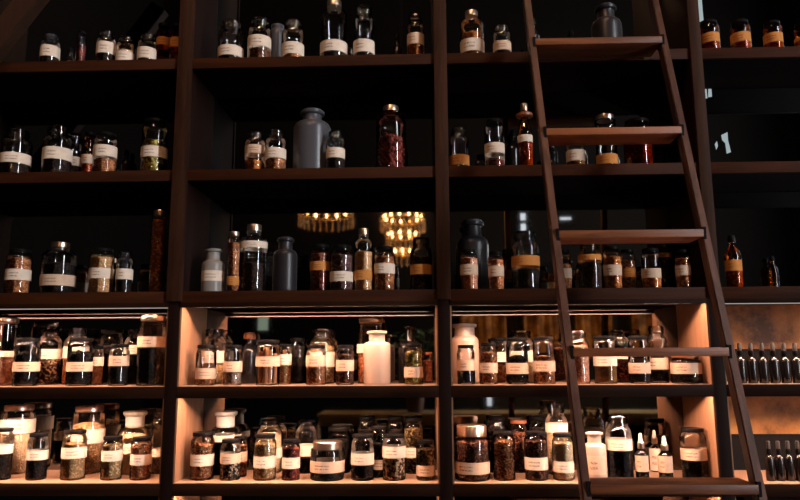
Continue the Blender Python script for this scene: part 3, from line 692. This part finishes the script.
# cinnamon sticks standing in their jar
M['cinnamon'] = wood('cinnamon_bark', (.26, .09, .035), (.55, .25, .11), 'Z', .7, 4.)
for X, Y, r, zb, h in CIN:
    spots = [(-.55, -.35, .70, 'leftmost in the jar'), (-.12, -.62, .80, 'second from left at the front'), (.32, -.52, .74, 'third from left at the front'), (.62, -.05, .66, 'rightmost in the jar'), (-.1, .25, .82, 'tallest, behind the others')]
    for i, (sx, sy, hh, w) in enumerate(spots):
        bm = bmesh.new(); rr = r*.17
        pr = [(0, 0), (rr*.9, 0), (rr, .002), (rr*.95, h*hh*.5), (rr, h*hh-.002), (rr*.8, h*hh), (rr*.55, h*hh), (rr*.5, h*hh-.008), (0, h*hh-.008)]
        add_lathe(bm, pr, 14)
        o = link('cinnamon_stick', finish(bm, 'cinnamon_stick'), M['cinnamon'], None, (X+sx*r, Y+sy*r, zb+.005))
        o.rotation_euler = (-.02*sy, .025*sx*-1, 0)
        tag(o, 'brown cinnamon stick in centre bay jar, ' + w, 'cinnamon stick', 'cinnamon sticks in the jar')

# ------------------------------------------------------------------ the dark room behind the camera
RX0, RX1, RY0, RY1, RZ = -3.6, 4.9, -6.4, DEPTH+.05, 6.8
def plane(name, pts, mat):
    bm = bmesh.new(); bm.faces.new([bm.verts.new(p) for p in pts]); me = bpy.data.meshes.new(name); bm.to_mesh(me); bm.free()
    return struct(link(name, me, mat))
struct(box('floor', RX0, RX1, RY0, RY1, -.05, 0, M['floor']))
struct(box('ceiling', RX0, RX1, RY0, RY1, RZ, RZ+.05, M['room']))
struct(box('wall_back', RX0, RX1, RY1, RY1+.05, 0, RZ, M['room']))
struct(box('wall_left', RX0-.05, RX0, RY0, RY1, 0, RZ, M['room']))
struct(box('wall_right', RX1, RX1+.05, RY0, RY1, 0, RZ, M['room']))
struct(box('wall_front', RX0, RX1, RY0-.05, RY0, 0, RZ, M['room']))
M['sky_pane'] = emit('daylight_pane', (.93, .95, 1.0), 60.)
M['sky_dim'] = emit('daylight_dim_pane', (.80, .90, 1.0), 3.2)
M['sky_green'] = emit('daylight_garden_pane', (.66, .85, .66), 1.2)
def window_or_sliver(n, face, u0, u1, z0, z1, mat, nu, nz):
    w = struct(empty('window_%d' % n, (0, 0, 0)))
    def bx(name, a0, a1, d0, d1, b0, b1, m):
        if face == 'x': return box(name, RX1-d1, RX1-d0, a0, a1, b0, b1, m, w)
        return box(name, a0, a1, RY0+d0, RY0+d1, b0, b1, m, w)
    bx('window_pane', u0, u1, .004, .012, z0, z1, mat)
    t = .04
    for k in range(nu+1):
        u = u0 + (u1-u0)*k/nu; bx('window_frame', u-t/2, u+t/2, .013, .05, z0-t, z1+t, M['room'])
    for k in range(nz+1):
        z = z0 + (z1-z0)*k/nz; bx('window_frame', u0-t, u1+t, .013, .048, z-t/2, z+t/2, M['room'])
window_or_sliver(1, 'x', -4.3, -3.7, .85, 6.3, M['sky_pane'], 1, 3)
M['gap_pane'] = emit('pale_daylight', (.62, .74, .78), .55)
def daylight_slivers(n, polys):  # glowing slivers set on the mirror face, painted stand-ins for daylight glints
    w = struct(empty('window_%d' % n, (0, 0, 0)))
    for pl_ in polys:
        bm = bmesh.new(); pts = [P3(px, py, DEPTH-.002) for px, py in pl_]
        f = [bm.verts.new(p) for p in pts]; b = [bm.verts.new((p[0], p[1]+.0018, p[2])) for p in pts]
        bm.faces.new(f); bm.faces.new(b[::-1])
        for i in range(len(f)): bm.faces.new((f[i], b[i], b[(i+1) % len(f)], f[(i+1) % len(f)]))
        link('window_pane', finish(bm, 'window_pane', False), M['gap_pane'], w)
daylight_slivers(2, [[(696.5, -4), (701.5, -4), (703.5, 20), (696.5, 23.5)]])
daylight_slivers(3, [[(704.5, 84), (706, 83), (707.5, 98), (705.5, 98.5)], [(708.5, 84.5), (711, 83), (712, 96.5), (708.5, 97)]])
daylight_slivers(8, [[(715, 144), (717, 141), (718, 146), (716.5, 149.5)], [(721.5, 135), (727.5, 132), (728, 140), (731, 152), (727, 153.5), (725.5, 143), (722.5, 140)]])
window_or_sliver(4, 'y', 1.25, 1.36, 3.12, 3.40, M['sky_dim'], 1, 2)
window_or_sliver(5, 'y', 1.76, 1.95, 3.26, 3.34, M['sky_dim'], 1, 1)
window_or_sliver(6, 'y', -2.16, -1.98, 1.86, 2.1, M['sky_green'], 1, 1)
window_or_sliver(7, 'y', .76, .86, .90, 1.10, M['sky_dim'], 1, 1)

# chandeliers hung behind the camera, seen in the mirrors
M['crystal'] = glass('crystal', (.95, .85, .7), .05, 1.9, (.9, .6, .3), .35)
M['brass'] = pbr('brass', (.7, .42, .16), .3, 1.)
M['bulb'] = emit('warm_bulb', (1., .46, .14), 95.)
def chandelier(x, y, z, R, tiers, label):
    e = empty('chandelier', (x, y, z), label, 'chandelier', 'chandeliers reflected in the mirrors')
    bm = bmesh.new(); add_tube(bm, [(0, 0, .06), (0, 0, RZ-z)], .005, 8); link('hanging_rod', finish(bm, 'hanging_rod'), M['rung_bracket'], e)
    for t in range(tiers):
        rt = R*(1-.28*t); zz = -.17*t
        bm = bmesh.new(); add_tube(bm, [(rt*cos(a*pi/12), rt*sin(a*pi/12), zz) for a in range(25)], .010, 6)
        for a in range(3): add_tube(bm, [(0, 0, zz+.07), (rt*cos(a*2.094), rt*sin(a*2.094), zz)], .006, 6)
        link('ring', finish(bm, 'ring'), M['brass'], e)
        n = max(10, int(26*(1-.28*t)))
        for k in range(n):
            a = 2*pi*k/n
            bm = bmesh.new(); add_lathe(bm, [(0, -.115), (.013, -.09), (.007, -.055), (.011, -.035), (.004, -.012), (0, 0)], 6, rt*cos(a), rt*sin(a)); 
            for v in bm.verts: v.co.z += zz - .008
            link('crystal_drop', finish(bm, 'crystal_drop', False), M['crystal'], e)
        for k in range(max(6, n//2)):
            a = 2*pi*(k+.5)/max(6, n//2)
            bm = bmesh.new(); add_lathe(bm, [(0, 0), (.006, .004), (.008, .018), (.004, .03), (0, .036)], 8, rt*.86*cos(a), rt*.86*sin(a))
            for v in bm.verts: v.co.z += zz + .012
            link('bulb', finish(bm, 'bulb'), M['bulb'], e)
chandelier(-.86, -3.5, 2.78, .24, 1, 'wide single ring crystal chandelier reflected in the centre bay mirror')
chandelier(-.20, -4.2, 2.86, .22, 3, 'three tier crystal chandelier reflected beside the middle upright')

# bar counter and curtains behind the camera
M['bar'] = mottled('bar_timber', (.30, .17, .07), (.72, .48, .22), (.85, .62, .32), 5.)
bar = empty('bar_counter', (.4, -2.75, 0), 'pale timber bar counter reflected in the lower mirrors', 'counter')
box('counter_top', -1.18, 1.9, -.2, .15, 1.03, 1.115, M['bar'], bar, .01)
box('counter_front', -1.1, 1.85, -.12, .06, 0.001, 1.03, M['dark_wood'], bar)
M['curtain'] = mottled('rust_velvet', (.008, .004, .002), (.10, .04, .01), (.34, .16, .04), 6., .8)
for i, (a, b) in enumerate([(.45, 1.05), (1.25, 1.7), (1.9, 2.35), (2.6, 3.1)]):
    bm = bmesh.new(); n = 40; rows = []
    for z in (1.5, 2.0, 2.55):
        rows.append([bm.verts.new((a + (b-a)*k/n, RY0 + .14 + .018*sin(k*.9+i) + .03*sin(k*.37+2*i), z)) for k in range(n+1)])
    for q, w in zip(rows, rows[1:]):
        for k in range(n): bm.faces.new((q[k], q[k+1], w[k+1], w[k]))
    me = finish(bm, 'curtain'); o = link('curtain', me, M['curtain'])
    so = o.modifiers.new('thick', 'SOLIDIFY'); so.thickness = .006
    tag(o, 'rust brown velvet curtain reflected in the ladder bay mirror, %s from the middle upright' % ORD[i], 'curtain', 'rust curtains reflected in the mirrors')
# leafy plant in a pot on the bar counter
M['leaf'] = mottled('leaf_green', (.05, .09, .03), (.16, .24, .10), (.34, .40, .22), 20., .5)
M['clay'] = pbr('clay_pot', (.22, .10, .06), .7)
pl = empty('potted_plant', (-.07, -2.74, 1.1155), 'green leafy potted plant on the bar counter, reflected behind the flower jar', 'plant')
lathe('pot', [(0, .0), (.055, .0), (.07, .11), (.078, .11), (.078, .13), (.066, .13), (.062, .10), (0, .10)], M['clay'], pl)
bm = bmesh.new(); rnd = random.Random(3)
for k in range(90):
    a = rnd.uniform(0, 2*pi); q = rnd.uniform(.02, .17); z = rnd.uniform(.16, .62); ln = rnd.uniform(.06, .11); wd = ln*.32; tl = rnd.uniform(-.7, .6); b = a + rnd.uniform(-.8, .8)
    c = Vector((q*cos(a), q*sin(a), z)); f = Vector((cos(b)*cos(tl), sin(b)*cos(tl), sin(tl))); sd = Vector((-sin(b), cos(b), 0)); dn = f.cross(sd)*ln*.12
    p = [c, c+f*ln*.4+sd*wd, c+f*ln, c+f*ln*.4-sd*wd, c+f*ln*.45-dn]
    v = [bm.verts.new(t) for t in p]
    for t in ((0, 1, 4), (1, 2, 4), (2, 3, 4), (3, 0, 4)): bm.faces.new([v[i] for i in t])
fo = link('foliage', finish(bm, 'foliage', False), M['leaf'], pl); fo['kind'] = 'stuff'
bm = bmesh.new()
for k in range(7):
    a = k*.9; add_tube(bm, [(0, 0, .09), (.05*cos(a), .05*sin(a), .3), (.12*cos(a), .12*sin(a), .56)], [.004, .003, .002], 5)
link('stem', finish(bm, 'stem'), M['leaf'], pl)
def lamp(name, loc, w, col, rad=.08):
    ld = bpy.data.lights.new(name, 'POINT'); ld.energy = w; ld.color = col; ld.shadow_soft_size = rad
    lo = bpy.data.objects.new(name, ld); COL.objects.link(lo); lo.location = loc; return lo
ld = bpy.data.lights.new('floor_spot', 'SPOT'); ld.energy = 600; ld.color = (1., .55, .22); ld.spot_size = 1.5; ld.spot_blend = .6; ld.shadow_soft_size = .08  # unseen spot added to brighten the curtains
lo = bpy.data.objects.new('floor_spot', ld); COL.objects.link(lo); lo.location = (1.7, -4.3, .4)
lo.rotation_euler = (Vector((1.7, -6.3, 1.9)) - lo.location).to_track_quat('-Z', 'Y').to_euler()
lamp('ceiling_lamp', (-.9, -3.2, 5.6), 150, (1., .56, .32), .15)  # unseen warm fill, added to brighten bands and shelf fronts
lamp('ceiling_lamp', (.3, -1.7, 5.6), 110, (1., .56, .32), .15)  # second unseen fill, added to light the counter

# ------------------------------------------------------------------ world, camera, view
w = bpy.data.worlds.new('world'); S.world = w; w.use_nodes = True
w.node_tree.nodes['Background'].inputs[0].default_value = (.5, .45, .42, 1); w.node_tree.nodes['Background'].inputs[1].default_value = .002
cam = bpy.data.cameras.new('camera'); co = bpy.data.objects.new('camera', cam); COL.objects.link(co)
cam.sensor_width = 36; cam.lens = 36*F/800; cam.clip_start = .02
from mathutils import Vector, Matrix
fw = Vector(ray(400, 250)).normalized(); rt = (Vector(ray(401, 250)) - Vector(ray(400, 250))).normalized(); up = rt.cross(fw).normalized()
co.matrix_world = Matrix(((rt.x, up.x, -fw.x, 0), (rt.y, up.y, -fw.y, -D), (rt.z, up.z, -fw.z, EYE), (0, 0, 0, 1)))
S.camera = co
S.view_settings.view_transform = 'Standard'; S.view_settings.look = 'None'; S.view_settings.gamma = 1; S.view_settings.use_curve_mapping = False
S.view_settings.exposure = 0.0
S.cycles.transparent_max_bounces = 40; S.cycles.max_bounces = 10; S.cycles.glossy_bounces = 5; S.cycles.diffuse_bounces = 3
S.cycles.use_denoising = True; S.cycles.sample_clamp_indirect = 4.
